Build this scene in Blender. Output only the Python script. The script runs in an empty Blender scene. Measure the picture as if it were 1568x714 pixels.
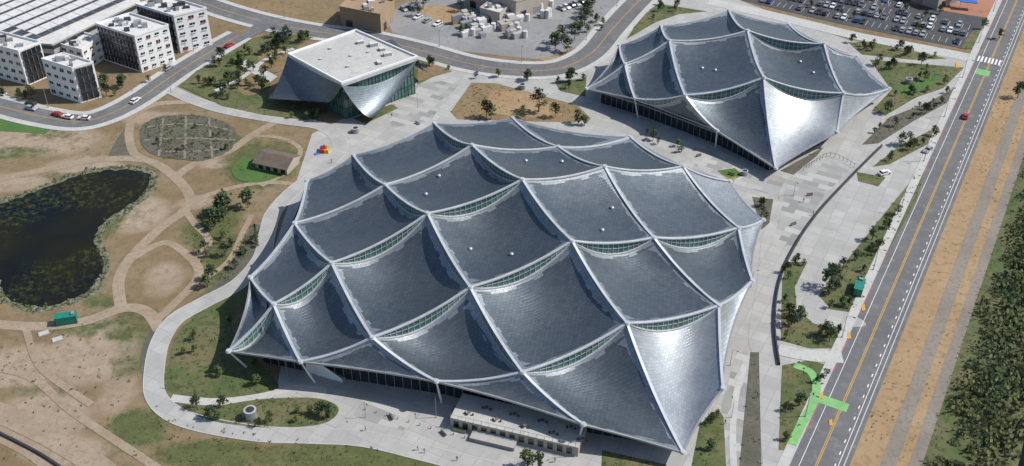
import bpy, bmesh, math, random
import numpy as np
from mathutils import Vector, Matrix
from mathutils.bvhtree import BVHTree
random.seed(7); np.random.seed(7)
scene=bpy.context.scene
# ---------------------------------------------------------------- survey: photo measurement -> site coordinates
F,CX,CY,PIT,H=1681.0,784.0,357.0,math.radians(36),198.0
CP,SP=math.cos(PIT),math.sin(PIT)
def P(x,y,z=0.0):
    u=(x-CX)/F; v=(CY-y)/F
    d=Vector((u,CP+v*SP,-SP+v*CP)); t=(H-z)/(-d.z)
    return Vector((d.x*t,d.y*t,z))
# ---------------------------------------------------------------- materials
def newmat(name):
    m=bpy.data.materials.new(name); m.use_nodes=True
    nt=m.node_tree; b=nt.nodes['Principled BSDF']; return m,nt,b
def c4(c): return (c[0],c[1],c[2],1)
def noise(nt,scale,detail=4,rough=.6,co=None):
    n=nt.nodes.new('ShaderNodeTexNoise'); n.inputs['Scale'].default_value=scale; n.inputs['Detail'].default_value=detail; n.inputs['Roughness'].default_value=rough
    if co is None:
        co=nt.nodes.new('ShaderNodeTexCoord').outputs['Object']
    nt.links.new(co,n.inputs['Vector']); return n.outputs['Fac']
def mixc(nt,fac,a,b):
    m=nt.nodes.new('ShaderNodeMix'); m.data_type='RGBA'
    for s,v in ((0,fac),(6,a),(7,b)):
        if isinstance(v,(int,float)): m.inputs[s].default_value=v
        elif isinstance(v,tuple): m.inputs[s].default_value=c4(v)
        else: nt.links.new(v,m.inputs[s])
    return m.outputs[2]
def maprange(nt,v,a,b,c=0,d=1):
    m=nt.nodes.new('ShaderNodeMapRange'); nt.links.new(v,m.inputs[0])
    for i,x in enumerate((a,b,c,d)): m.inputs[i+1].default_value=x
    return m.outputs[0]
def simple(name,cols,scale=.3,rough=.9,metal=0,scale2=None,bump=0,thr=(.5,.66)):
    """mottled material from 2-3 colours"""
    m,nt,b=newmat(name)
    f=maprange(nt,noise(nt,scale,6,.65),.38,.62)
    c=mixc(nt,f,cols[0],cols[1])
    if len(cols)>2:
        g=maprange(nt,noise(nt,scale2 or scale*5,5,.7),*thr)
        c=mixc(nt,g,c,cols[2])
    nt.links.new(c,b.inputs['Base Color']); b.inputs['Roughness'].default_value=rough; b.inputs['Metallic'].default_value=metal
    if bump:
        bp=nt.nodes.new('ShaderNodeBump'); bp.inputs['Strength'].default_value=bump; bp.inputs['Distance'].default_value=.3
        nt.links.new(noise(nt,(scale2 or scale*5),5),bp.inputs['Height']); nt.links.new(bp.outputs[0],b.inputs['Normal'])
    return m
M={}
M['concrete']=simple('concrete',[(.34,.335,.32),(.41,.405,.385),(.30,.295,.28)],.06,.9,0,.5)
M['concrete_d']=simple('concrete_dark',[(.22,.22,.22),(.28,.28,.275),(.19,.19,.19)],.05,.9,0,.4)
M['concrete_l']=simple('concrete_light',[(.43,.425,.405),(.49,.485,.46),(.37,.365,.345)],.1,.9,0,.7)
M['asphalt']=simple('asphalt',[(.115,.117,.122),(.145,.146,.148),(.18,.178,.173)],.05,.9,0,.3)
M['asphalt_d']=simple('asphalt_new',[(.05,.053,.06),(.065,.067,.072),(.085,.085,.09)],.08,.85,0,.3)
M['kerb']=simple('kerb_concrete',[(.4,.4,.38),(.46,.46,.44)],.5)
M['dirt']=simple('dirt_path',[(.28,.215,.15),(.34,.27,.20),(.23,.175,.12)],.12,.95,0,.8)
M['gravel']=simple('gravel',[(.20,.175,.145),(.26,.225,.185),(.165,.145,.12)],.05,.95,0,.9)
M['dry']=simple('dry_grass',[(.25,.175,.095),(.20,.14,.072),(.12,.115,.045)],.1,.95,0,.5,.4)
M['orange']=simple('bare_soil',[(.31,.20,.105),(.36,.25,.145),(.22,.155,.075)],.05,.95,0,.5,.3)
M['lawn']=simple('lawn',[(.06,.13,.03),(.08,.155,.035),(.055,.105,.028)],.15,.95,0,1.0,.3)
M['plant']=simple('planted_ground',[(.07,.105,.03),(.155,.135,.065),(.045,.065,.022)],.08,.95,0,.45,.5)
M['mulch']=simple('mulch',[(.13,.115,.095),(.09,.085,.068),(.06,.085,.035)],.2,.95,0,.9,.5)
M['riprap']=simple('riprap',[(.26,.24,.20),(.14,.14,.095),(.07,.085,.035)],.25,.95,0,1.2,.8,(.46,.58))
M['white']=simple('white_paint',[(.74,.74,.73),(.8,.8,.79)],.3,.6)
M['offwhite']=simple('membrane_roof',[(.55,.55,.54),(.63,.63,.61),(.46,.46,.45)],.08,.8,0,.5)
M['ridge']=simple('ridge_flashing',[(.46,.48,.50),(.56,.58,.60)],.3,.5,.25)
M['yellow']=simple('yellow_paint',[(.6,.35,.05),(.5,.3,.05)],.5,.7)
M['redp']=simple('red_paint',[(.42,.10,.10),(.35,.09,.09)],.5,.7)
M['greenp']=simple('green_paint',[(.16,.38,.13),(.22,.45,.17)],.4,.8)
M['dark']=simple('dark_frame',[(.03,.032,.036),(.045,.047,.05)],.4,.5)
M['steel']=simple('painted_steel',[(.30,.31,.33),(.37,.38,.40)],.4,.5,.4)
M['teal']=simple('teal_container',[(.01,.17,.13),(.015,.21,.16)],.6,.6)
M['brown']=simple('brown_stucco',[(.30,.21,.13),(.35,.25,.16)],.1,.9)
M['tan']=simple('tan_wall',[(.36,.32,.27),(.41,.37,.31)],.1,.9)
M['wood']=simple('wood_roof',[(.16,.12,.09),(.11,.085,.07)],.5,.85)
M['bark']=simple('bark',[(.09,.06,.04),(.13,.09,.06)],2,.95)
M['red']=simple('red_panel',[(.5,.03,.02),(.42,.03,.02)],1,.5)
M['blue']=simple('blue_panel',[(.02,.12,.45),(.02,.15,.5)],1,.5)
M['yel2']=simple('yellow_panel',[(.6,.42,.03),(.65,.42,.03)],1,.5)
M['orangecourt']=simple('sports_court',[(.38,.18,.11),(.32,.15,.09)],.1,.9)
M['skin']=simple('skin',[(.4,.24,.17),(.35,.2,.14)],4,.6)
M['cloth']=simple('clothing',[(.05,.07,.13),(.3,.3,.3)],.3,.9)
def glassmat(name,col,rough=.12,metal=.0):
    m,nt,b=newmat(name)
    c=mixc(nt,maprange(nt,noise(nt,.35,3),.4,.6),col,tuple(x*.55 for x in col))
    nt.links.new(c,b.inputs['Base Color']); b.inputs['Roughness'].default_value=rough
    b.inputs['Specular IOR Level'].default_value=.8; return m
M['gglass']=glassmat('green_glass',(.075,.18,.155),.2)
M['bglass']=glassmat('dark_glass',(.022,.03,.036),.15)
def leafmat(name,a,b_,dry=None):
    m,nt,b=newmat(name)
    g=nt.nodes.new('ShaderNodeNewGeometry')
    c=mixc(nt,g.outputs['Random Per Island'],a,b_)
    if dry: c=mixc(nt,maprange(nt,noise(nt,.07,6,.7),.42,.62,0,.8),c,dry)
    nt.links.new(c,b.inputs['Base Color']); b.inputs['Roughness'].default_value=.8; return m
M['leaf']=leafmat('leaves',(.035,.06,.015),(.10,.14,.04))
M['leaf2']=leafmat('leaves_dark',(.018,.042,.014),(.06,.09,.03))
M['shrub']=leafmat('shrub_leaves',(.05,.07,.022),(.15,.155,.065))
M['marsh']=leafmat('bush_leaves',(.022,.042,.012),(.10,.14,.042),(.13,.12,.045))
# water
m,nt,b=newmat('pond_water')
alg=maprange(nt,noise(nt,.5,8,.8),.50,.60); big=maprange(nt,noise(nt,.028,3),.44,.58)
mm=nt.nodes.new('ShaderNodeMath'); mm.operation='MULTIPLY'; nt.links.new(alg,mm.inputs[0]); nt.links.new(big,mm.inputs[1])
base=mixc(nt,maprange(nt,noise(nt,.02,4),.4,.6),(.006,.009,.013),(.016,.016,.008))
nt.links.new(mixc(nt,mm.outputs[0],base,(.06,.07,.015)),b.inputs['Base Color'])
b.inputs['Roughness'].default_value=.12; b.inputs['Specular IOR Level'].default_value=.12
bp=nt.nodes.new('ShaderNodeBump'); bp.inputs['Strength'].default_value=.12; bp.inputs['Distance'].default_value=.1
nt.links.new(noise(nt,1.2,4),bp.inputs['Height']); nt.links.new(bp.outputs[0],b.inputs['Normal'])
M['water']=m
def paving(name,bw,rh,ms,c1,c2,mo,off,mixmax,mcol):
    m,nt,b=newmat(name)
    tc=nt.nodes.new('ShaderNodeTexCoord'); mp=nt.nodes.new('ShaderNodeMapping'); mp.inputs['Rotation'].default_value=(0,0,math.radians(28))
    nt.links.new(tc.outputs['Object'],mp.inputs['Vector'])
    br=nt.nodes.new('ShaderNodeTexBrick'); nt.links.new(mp.outputs[0],br.inputs['Vector'])
    br.inputs['Scale'].default_value=1; br.inputs['Brick Width'].default_value=bw; br.inputs['Row Height'].default_value=rh; br.inputs['Mortar Size'].default_value=ms; br.offset=off
    br.inputs['Color1'].default_value=c4(c1); br.inputs['Color2'].default_value=c4(c2); br.inputs['Mortar'].default_value=c4(mo)
    nt.links.new(mixc(nt,maprange(nt,noise(nt,.12,6,.7),.42,.7,0,mixmax),br.outputs['Color'],mcol),b.inputs['Base Color']); b.inputs['Roughness'].default_value=.9
    return m
M['plaza']=paving('plaza_paving',5.2,2.6,.04,(.23,.23,.225),(.45,.445,.42),(.3,.3,.29),.5,.4,(.34,.34,.33))
M['slab']=paving('jointed_concrete',4,4,.06,(.36,.355,.34),(.43,.425,.405),(.27,.265,.25),0,.8,(.30,.295,.28))
# metal shingle canopy
def roofmat(name):
    m,nt,b=newmat(name)
    uv=nt.nodes.new('ShaderNodeUVMap'); uv.uv_map='UVMap'
    def brick(c1,c2,mo,ms):
        br=nt.nodes.new('ShaderNodeTexBrick'); nt.links.new(uv.outputs[0],br.inputs['Vector'])
        br.inputs['Scale'].default_value=1; br.inputs['Brick Width'].default_value=1.3; br.inputs['Row Height'].default_value=.9; br.inputs['Mortar Size'].default_value=ms
        br.inputs['Color1'].default_value=c4(c1); br.inputs['Color2'].default_value=c4(c2); br.inputs['Mortar'].default_value=c4(mo); return br
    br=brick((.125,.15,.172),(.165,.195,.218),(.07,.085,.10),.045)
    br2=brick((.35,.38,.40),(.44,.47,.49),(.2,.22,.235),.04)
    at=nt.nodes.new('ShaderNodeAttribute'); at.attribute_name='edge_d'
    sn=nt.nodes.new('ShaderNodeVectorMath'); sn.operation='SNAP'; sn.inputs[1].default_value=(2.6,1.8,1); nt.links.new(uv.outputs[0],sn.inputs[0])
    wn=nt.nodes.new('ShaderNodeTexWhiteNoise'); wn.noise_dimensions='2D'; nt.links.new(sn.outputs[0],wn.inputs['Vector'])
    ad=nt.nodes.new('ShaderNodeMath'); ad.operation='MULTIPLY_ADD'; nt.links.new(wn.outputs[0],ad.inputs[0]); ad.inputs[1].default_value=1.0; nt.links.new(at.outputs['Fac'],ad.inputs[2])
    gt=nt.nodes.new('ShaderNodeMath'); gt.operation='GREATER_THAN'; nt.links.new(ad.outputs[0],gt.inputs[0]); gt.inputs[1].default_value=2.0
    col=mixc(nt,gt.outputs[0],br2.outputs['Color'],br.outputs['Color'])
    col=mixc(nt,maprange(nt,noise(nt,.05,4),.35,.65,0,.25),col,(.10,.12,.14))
    nt.links.new(col,b.inputs['Base Color']); b.inputs['Metallic'].default_value=.72
    nt.links.new(maprange(nt,noise(nt,.12,5,.7),.35,.65,.38,.48),b.inputs['Roughness'])
    bp=nt.nodes.new('ShaderNodeBump'); bp.inputs['Strength'].default_value=.3; bp.inputs['Distance'].default_value=.06; bp.invert=True
    nt.links.new(br.outputs['Fac'],bp.inputs['Height']); nt.links.new(bp.outputs[0],b.inputs['Normal'])
    return m
M['roof']=roofmat('metal_shingle_canopy')
# ground
m,nt,b=newmat('ground_soil')
at=nt.nodes.new('ShaderNodeAttribute'); at.attribute_name='zone'
sp=nt.nodes.new('ShaderNodeSeparateColor'); nt.links.new(at.outputs['Color'],sp.inputs[0])
n1=noise(nt,.045,8,.7); n2=noise(nt,.30,8,.78); n3=noise(nt,1.8,4,.7)
def ragged(ch,amp=2.0,k=1.5):
    a=nt.nodes.new('ShaderNodeMath'); a.operation='MULTIPLY_ADD'; nt.links.new(n2,a.inputs[0]); a.inputs[1].default_value=amp; nt.links.new(ch,a.inputs[2])
    a2=nt.nodes.new('ShaderNodeMath'); a2.operation='MULTIPLY_ADD'; nt.links.new(n1,a2.inputs[0]); a2.inputs[1].default_value=amp; nt.links.new(a.outputs[0],a2.inputs[2])
    return maprange(nt,a2.outputs[0],amp+.5-.5/k,amp+.5+.5/k)
c=mixc(nt,maprange(nt,n1,.4,.6),(.20,.14,.075),(.255,.185,.11))
c=mixc(nt,maprange(nt,n2,.48,.66),c,(.13,.105,.045))
tanc=mixc(nt,maprange(nt,n2,.4,.6),(.38,.31,.235),(.28,.205,.135))
c=mixc(nt,ragged(sp.outputs[1]),c,tanc)
grc=mixc(nt,maprange(nt,n2,.42,.6),(.09,.115,.033),(.055,.075,.022))
grc=mixc(nt,maprange(nt,n3,.48,.68),grc,(.15,.13,.055))
c=mixc(nt,ragged(sp.outputs[0]),c,grc)
c=mixc(nt,maprange(nt,n3,.35,.75,0,.25),c,(.08,.07,.035))
nt.links.new(c,b.inputs['Base Color']); b.inputs['Roughness'].default_value=.95
bp=nt.nodes.new('ShaderNodeBump'); bp.inputs['Strength'].default_value=.5; bp.inputs['Distance'].default_value=.4
nt.links.new(n2,bp.inputs['Height']); nt.links.new(bp.outputs[0],b.inputs['Normal'])
M['ground']=m
# ---------------------------------------------------------------- mesh builder
class MB:
    def __init__(s): s.v=[]; s.f=[]; s.m=[]; s.mats=[]
    def mi(s,k):
        if k not in s.mats: s.mats.append(k)
        return s.mats.index(k)
    def face(s,pts,k):
        n=len(s.v); s.v+= [tuple(p) for p in pts]; s.f.append(tuple(range(n,n+len(pts)))); s.m.append(s.mi(k))
    def box(s,o,ax,ay,az,k,top=None):
        o,ax,ay,az=Vector(o),Vector(ax),Vector(ay),Vector(az)
        p=[o,o+ax,o+ax+ay,o+ay]; q=[x+az for x in p]
        s.face([p[3],p[2],p[1],p[0]],k); s.face(q,top or k)
        for i in range(4):
            j=(i+1)%4; s.face([p[i],p[j],q[j],q[i]],k)
    def cbox(s,c,dx,dy,dz,k,ang=0,top=None):
        R=Matrix.Rotation(ang,3,'Z'); ax=R@Vector((dx,0,0)); ay=R@Vector((0,dy,0))
        s.box(Vector(c)-ax/2-ay/2,ax,ay,(0,0,dz),k,top)
    def prism(s,pts,z0,z1,k,top=None):
        b_=[Vector((p[0],p[1],z0)) for p in pts]; t=[Vector((p[0],p[1],z1)) for p in pts]
        s.face(t,top or k); n=len(pts)
        for i in range(n):
            j=(i+1)%n; s.face([b_[i],b_[j],t[j],t[i]],k)
    def tube(s,a,b_,r0,r1,k,n=8,cap=True):
        a,b_=Vector(a),Vector(b_); d=(b_-a).normalized()
        x=d.orthogonal().normalized(); y=d.cross(x)
        A=[a+(x*math.cos(t)+y*math.sin(t))*r0 for t in [2*math.pi*i/n for i in range(n)]]
        B=[b_+(x*math.cos(t)+y*math.sin(t))*r1 for t in [2*math.pi*i/n for i in range(n)]]
        for i in range(n):
            j=(i+1)%n; s.face([A[i],A[j],B[j],B[i]],k)
        if cap: s.face(B,k); s.face(A[::-1],k)
    def mesh(s,name):
        me=bpy.data.meshes.new(name); me.from_pydata(s.v,[],s.f)
        for k in s.mats: me.materials.append(M[k])
        me.polygons.foreach_set('material_index',s.m); me.update(); return me
    def obj(s,name,parent=None,loc=None,rot=None):
        o=bpy.data.objects.new(name,s.mesh(name)); scene.collection.objects.link(o)
        if parent: o.parent=parent
        if loc is not None: o.location=loc
        if rot is not None: o.rotation_euler=(0,0,rot)
        return o
def inst(name,me,loc,rz=0,sc=1):
    o=bpy.data.objects.new(name,me); scene.collection.objects.link(o)
    o.location=loc; o.rotation_euler=(0,0,rz); o.scale=(sc,sc,sc) if not isinstance(sc,tuple) else sc; return o
def empty(name,loc=(0,0,0)):
    o=bpy.data.objects.new(name,None); scene.collection.objects.link(o); o.location=loc; return o
def cat(pts,n=8,closed=False):
    out=[]; L=len(pts)
    rng=range(L if closed else L-1)
    for i in rng:
        if closed: p0,p1,p2,p3=pts[i-1],pts[i],pts[(i+1)%L],pts[(i+2)%L]
        else: p0,p1,p2,p3=pts[max(i-1,0)],pts[i],pts[i+1],pts[min(i+2,L-1)]
        for k in range(n):
            t=k/n; out.append(.5*((2*p1)+(-p0+p2)*t+(2*p0-5*p1+4*p2-p3)*t*t+(-p0+3*p1-3*p2+p3)*t**3))
    if not closed: out.append(pts[-1])
    return out
def poly(name,px,z,k,smooth=False,skirt=False,jit=0,world=False,zz=None):
    pts=[Vector(p) if world else P(*p) for p in px]
    if smooth: pts=cat(pts,6,True)
    if jit: pts=[p+Vector((random.gauss(0,jit),random.gauss(0,jit),0)) for p in pts]
    bm=bmesh.new(); vs=[bm.verts.new((p.x,p.y,z)) for p in pts]; f=bm.faces.new(vs)
    f.normal_update()
    if f.normal.z<0: f.normal_flip()
    if skirt:
        n=len(pts); lo=[bm.verts.new((p.x,p.y,-.05)) for p in pts]
        for i in range(n):
            j=(i+1)%n; bm.faces.new((vs[i],vs[j],lo[j],lo[i]))
    bmesh.ops.triangulate(bm,faces=[f])
    me=bpy.data.meshes.new(name); bm.to_mesh(me); bm.free(); me.materials.append(M[k])
    o=bpy.data.objects.new(name,me); scene.collection.objects.link(o); return o
def offs(pts,o):
    out=[]
    for i,p in enumerate(pts):
        a=pts[max(i-1,0)]; c=pts[min(i+1,len(pts)-1)]; d=(c-a); d.z=0; d.normalize()
        out.append(p+Vector((d.y,-d.x,0))*o)
    return out
def strip_pts(name,c,o0,o1,z,k,skirt=0):
    A=offs(c,o0); B=offs(c,o1); mb=MB()
    for i in range(len(c)-1):
        q=[A[i],B[i],B[i+1],A[i+1]]; q=[Vector((p.x,p.y,z)) for p in q]; mb.face(q[::1],k)
        if skirt:
            for (a,b_) in ((A[i],A[i+1]),(B[i],B[i+1])):
                mb.face([(a.x,a.y,z),(b_.x,b_.y,z),(b_.x,b_.y,z-skirt),(a.x,a.y,z-skirt)],k)
    return mb.obj(name)
def line(px,n=8): return cat([P(*p) for p in px],n)
def strip(name,px,w,z,k,skirt=0): return strip_pts(name,line(px),-w/2,w/2,z,k,skirt)
def resample(c,step):
    out=[]; acc=0; nxt=0
    for i in range(len(c)-1):
        a,b_=c[i],c[i+1]; L=(b_-a).length
        while nxt<=acc+L and L>0:
            t=(nxt-acc)/L; out.append((a.lerp(b_,t),(b_-a).normalized())); nxt+=step
        acc+=L
    return out
def dashes(name,c,off,w,z,k,L,gap):
    mb=MB(); cc=offs(c,off); s=resample(cc,L+gap)
    for p,d in s:
        n=Vector((d.y,-d.x,0))*w/2; q=p+d*L
        mb.face([(p.x-n.x,p.y-n.y,z),(p.x+n.x,p.y+n.y,z),(q.x+n.x,q.y+n.y,z),(q.x-n.x,q.y-n.y,z)],k)
    return mb.obj(name)
def inpoly(x,y,pts):
    r=False; j=len(pts)-1
    for i in range(len(pts)):
        a,b_=pts[i],pts[j]
        if (a.y>y)!=(b_.y>y) and x<(b_.x-a.x)*(y-a.y)/(b_.y-a.y)+a.x: r=not r
        j=i
    return r
def rand_in(px,n):
    pts=[P(*p) for p in px]; xs=[p.x for p in pts]; ys=[p.y for p in pts]; out=[]; t=0
    while len(out)<n and t<n*60:
        t+=1; x=random.uniform(min(xs),max(xs)); y=random.uniform(min(ys),max(ys))
        if inpoly(x,y,pts): out.append(Vector((x,y,0)))
    return out
# ---------------------------------------------------------------- ground sheet
xs=np.concatenate([[-6000,-3000,-1500,-800,-500],np.arange(-340,341,2.0),[500,800,1500,3000,6000]])
ys=np.concatenate([[-6000,-2500,-800,-200,60],np.arange(130,521,2.0),[600,800,1200,2500,6000,12000]])
X,Y=np.meshgrid(xs,ys); nx,ny=len(xs),len(ys)
G=np.zeros_like(X); T=np.zeros_like(X)
def blob(arr,px,py,rx,ry,val=1.0):
    c=P(px,py); sc=(F*SP+(CY-py)*-CP*1.0)/H
    a=rx/sc; b2=ry/(sc*.6)
    d=((X-c.x)/a)**2+((Y-c.y)/b2)**2
    arr[:]=np.maximum(arr,val*np.clip(1.5-d,0,1))
for q in [(60,215,90,28),(130,255,60,16),(215,330,45,30),(150,540,70,45),(60,640,80,35),(180,600,30,30,.8),(100,190,40,10),(250,430,30,30,.8),(20,280,60,16),(330,250,30,10),(230,180,50,12),(300,310,30,12),(40,560,60,30),(90,690,70,20)]: blob(T,*q)
for q in [(325,345,38,36),(350,395,36,40),(300,560,50,50),(480,698,120,18),(600,708,120,16),(330,695,90,18),(215,655,50,26,.8),(120,500,70,10,.6),(120,270,60,8,.6),(230,260,20,16,.6),(345,220,40,16,.8),(20,235,60,10,.6),(205,500,40,30,.8),(200,550,30,30,.7),(650,700,80,16,.8),(80,205,40,8,.6),(60,600,60,10,.4),(400,420,40,40),(330,470,40,30),(400,250,60,38,1),(160,460,40,10,.7),(180,330,14,40,.7)]: blob(G,*q)
me=bpy.data.meshes.new('ground')
co=np.stack([X.ravel(),Y.ravel(),np.zeros(X.size)],1)
idx=np.arange(nx*ny).reshape(ny,nx)
fc=np.stack([idx[:-1,:-1],idx[:-1,1:],idx[1:,1:],idx[1:,:-1]],-1).reshape(-1,4)
me.from_pydata(co.tolist(),[],fc.tolist()); me.materials.append(M['ground'])
ca=me.color_attributes.new('zone','FLOAT_COLOR','POINT')
ca.data.foreach_set('color',np.stack([G.ravel(),T.ravel(),G.ravel()*0,G.ravel()*0+1],1).ravel())
o=bpy.data.objects.new('ground',me); scene.collection.objects.link(o)
# ---------------------------------------------------------------- vegetation generators
def clump(rad,n,size,flat=.75):
    vs=[]
    for _ in range(n):
        d=Vector((random.gauss(0,1),random.gauss(0,1),random.gauss(0,1))).normalized()*rad*random.uniform(.45,1)
        d.z*=flat
        a=Vector((random.gauss(0,1),random.gauss(0,1),random.gauss(0,.6))).normalized(); b2=a.orthogonal().normalized()
        s=size*random.uniform(.6,1.2); vs.append([d+a*s,d+b2*s*.8,d-a*s,d-b2*s*.8])
    return vs
def make_tree(h,cr,leaf,seed,conifer=False):
    random.seed(seed); mb=MB()
    mb.tube((0,0,0),(random.uniform(-.1,.1),0,h*.55),.16,.09,'bark',6)
    mb.tube((0,0,h*.5),(0,0,h*.85),.09,.03,'bark',5)
    cl=[]
    for i in range(15):
        t=random.uniform(.0,1); z=h*(.34+.6*t); r=cr*(1-.75*abs(t-.35))*random.uniform(.3,.9)
        if conifer: r=cr*(1-t)*random.uniform(.4,1)
        a=random.uniform(0,6.28); c=Vector((r*math.cos(a),r*math.sin(a),z)); cl.append(c)
        mb.tube((0,0,z*.8),c,.05,.02,'bark',4,False)
    for c in cl:
        for q in clump(cr*.45,20,cr*.16): mb.face([c+p for p in q],leaf)
    return mb.mesh('tree_mesh')
TREES=[make_tree(5.2,1.9,'leaf',1),make_tree(4.3,1.5,'leaf',2),make_tree(6.5,2.4,'leaf2',3),make_tree(5,1.5,'leaf2',4,True),make_tree(3.6,1.4,'leaf',5)]
random.seed(11)
def tree(x,y,kind=None,sc=1,world=None):
    p=world if world is not None else P(x,y)
    inst('young_tree',TREES[random.randrange(5) if kind is None else kind],(p.x,p.y,0.02),random.uniform(0,6.28),sc*random.uniform(.8,1.15))
def scatter(name,px,n,rad,nl,size,leaf='shrub',pts=None,flat=.75,var=(.5,1.3)):
    mb=MB()
    for p in (pts or rand_in(px,n)):
        r=rad*random.uniform(*var)
        for q in clump(r,nl,size*(.5+.5*r/rad),flat):
            mb.face([(p.x+v.x,p.y+v.y,max(.03,v.z+r*.5)) for v in q],leaf)
    return mb.obj(name)
# ---------------------------------------------------------------- paving base
poly('campus_pavement',[(478,205),(560,165),(600,120),(660,98),(760,112),(850,118),(905,85),(960,25),(990,-5),(1130,0),(1300,62),(1490,92),(1478,120),(1418,240),(1330,430),(1285,530),(1212,714),(1190,760),(1000,780),(760,725),(700,712),(560,680),(470,668),(400,664),(425,590),(440,500),(420,380)],.05,'slab')
strip('pavement',[(1085,2),(1200,28),(1310,55),(1400,72),(1492,90)],7,.101,'concrete_l')
prom=[(262,138),(300,155),(350,170),(430,184),(490,193),(516,210),(519,232),(490,262),(450,292),(420,325),(410,355),(400,395),(365,435),(310,465),(268,490),(245,525),(236,570),(238,605),(262,632),(310,650),(400,665),(480,668),(560,673),(650,694),(720,712),(800,730)]
strip('promenade_path',prom,4.8,.12,'slab',.1)
strip_pts('path_kerb',line(prom),2.4,2.65,.15,'kerb',.12); strip_pts('path_kerb',line(prom),-2.65,-2.4,.15,'kerb',.12)
strip('promenade_path',[(262,610),(330,616),(400,608),(450,595),(500,600)],2.6,.104,'concrete_l',.06)
poly('forecourt_pavement',[(425,590),(560,600),(900,690),(1040,714),(1040,770),(760,728),(640,692),(540,668),(500,650),(516,625),(470,608)],.09,'slab')
poly('plaza_paving',[(555,610),(640,632),(618,660),(540,640)],.108,'plaza')
bedL=[(268,520),(290,492),(345,462),(362,520),(425,588),(395,603),(330,610),(285,607),(260,575)]
poly('planting_bed',bedL,.07,'plant',True,jit=.15)
bedO=[(282,622),(330,622),(400,612),(480,610),(516,622),(512,640),(480,652),(400,655),(320,644)]
poly('planting_bed',bedO,.14,'plant',True)
# left landscape
pondpx=[(-120,340),(0,312),(60,291),(130,267),(185,260),(226,266),(228,284),(205,310),(160,340),(146,368),(158,400),(142,440),(100,461),(50,470),(8,452),(-6,425),(-60,430),(-140,400)]
rim=[(-140,332),(0,305),(60,285),(130,261),(185,254),(234,260),(237,286),(210,316),(168,344),(156,368),(169,402),(152,445),(104,469),(45,478),(1,460),(-18,440),(-60,438),(-160,412)]
poly('pond_bank',rim,.03,'riprap',True,jit=.3); poly('pond_water',pondpx,.056,'water',True,jit=.35)
rp=[p+Vector((random.gauss(0,.8),random.gauss(0,.8),0)) for p,_ in resample(cat([P((a[0]+b[0])/2,(a[1]+b[1])/2) for a,b in zip(rim,pondpx)],6,True),.5) if random.random()<.7]
scatter('pond_reeds',None,0,.55,8,.3,'shrub',rp)
for i,(px,w) in enumerate([
 ([(-20,496),(60,500),(130,492),(190,472),(225,478),(245,505)],3.6),
 ([(185,468),(182,430),(200,395),(245,350),(283,322),(290,300),(268,272),(225,246),(150,245),(60,262),(-20,278)],3.4),
 ([(268,272),(300,250),(350,232),(385,208),(420,188)],3.2),
 ([(283,322),(300,345),(320,370),(300,400),(310,430)],2.2),
 ([(205,395),(255,372),(300,405),(300,430),(262,470),(240,490)],2.6),
 ([(290,310),(340,292),(400,280),(450,282)],2.2),
 ([(310,430),(350,400),(370,360),(385,330)],1.8),
 ([(385,208),(430,212),(460,230),(440,262),(400,285)],1.8),
 ([(-20,560),(50,580),(110,630),(200,690),(260,730)],2.2),
 ([(-30,620),(60,660),(130,700),(180,740)],6.0),
 ([(-30,655),(40,690),(80,720)],3.0),
 ([(197,205),(205,178),(240,160),(290,157)],3.0),
 ([(197,205),(205,235),(230,248)],3.0),
 ([(40,505),(60,560),(110,600),(140,620)],2.0)]):
    strip('dirt_path',px,w,.06+.004*i,'dirt')
strip('stone_wall',[(-20,655),(50,690),(90,715),(120,740)],.6,.7,'dark',.72)
poly('community_garden',[(215,200),(240,180),(290,176),(340,185),(362,205),(350,232),(310,246),(255,243),(222,228)],.125,'mulch',True,jit=.3)
for i,px in enumerate([[(225,195),(290,190),(355,200)],[(220,215),(290,212),(360,215)],[(245,232),(300,232),(345,228)],[(285,178),(283,243)],[(320,182),(325,242)],[(250,182),(243,240)]]):
    strip('garden_path',px,.8,.135+i*.005,'gravel')
scatter('garden_shrubs',[(215,200),(240,180),(290,176),(340,185),(362,205),(350,232),(310,246),(255,243)],420,.55,7,.3)
poly('mulch_bed',[(168,243),(178,215),(200,188),(190,215),(205,240)],.035,'mulch',True)
poly('lawn',[(355,262),(366,246),(385,242),(440,262),(425,272),(395,280),(366,276)],.13,'lawn',True)
poly('mulch_bed',[(330,430),(365,385),(385,345),(400,350),(388,390),(355,428),(320,448)],.042,'mulch',True,jit=.3)
poly('gravel_bed',[(215,560),(222,520),(240,500),(232,540),(228,600)],.044,'mulch',True)
poly('sports_lawn',[(-20,200),(-20,172),(25,180),(82,192),(70,205)],.046,'lawn')
# ---------------------------------------------------------------- roads
def road(px,w,mat='asphalt',z=.06,center='yellow',wl=True,wr=True):
    c=line(px); strip_pts('road',c,-w/2,w/2,z,mat)
    for s in ([-1] if wl else [])+([1] if wr else []):
        strip_pts('kerb',c,s*(w/2+.002),s*(w/2+.3),z+.11,'kerb',.16)
        strip_pts('pavement',c,s*(w/2+.302),s*(w/2+2.4),z+.10,'concrete_l',.14)
    for s in (-.18,.18): strip_pts('road_marking',c,s-.06,s+.06,z+.012,center)
    return c
rc1=road([(-60,148),(0,163),(60,178),(120,186),(165,176),(215,150),(270,112),(330,75),(368,54)],9)
rc2=road([(240,-25),(320,8),(400,32),(480,48),(560,58),(640,76),(720,98),(800,108),(860,104),(905,82),(935,48),(965,15),(1000,-20)],10,z=.066)
poly('road',[(345,72),(375,48),(400,32),(425,37),(402,50),(372,62)],.185,'asphalt')
e0,e1=P(1247,720),P(1566,-20); dr=(e1-e0).normalized(); e0=e0-dr*120; e1=e1+dr*200
rc3=[e0+(e1-e0)*(i/60) for i in range(61)]
strip_pts('road',rc3,-5.6,5.6,.060,'asphalt')
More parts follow.
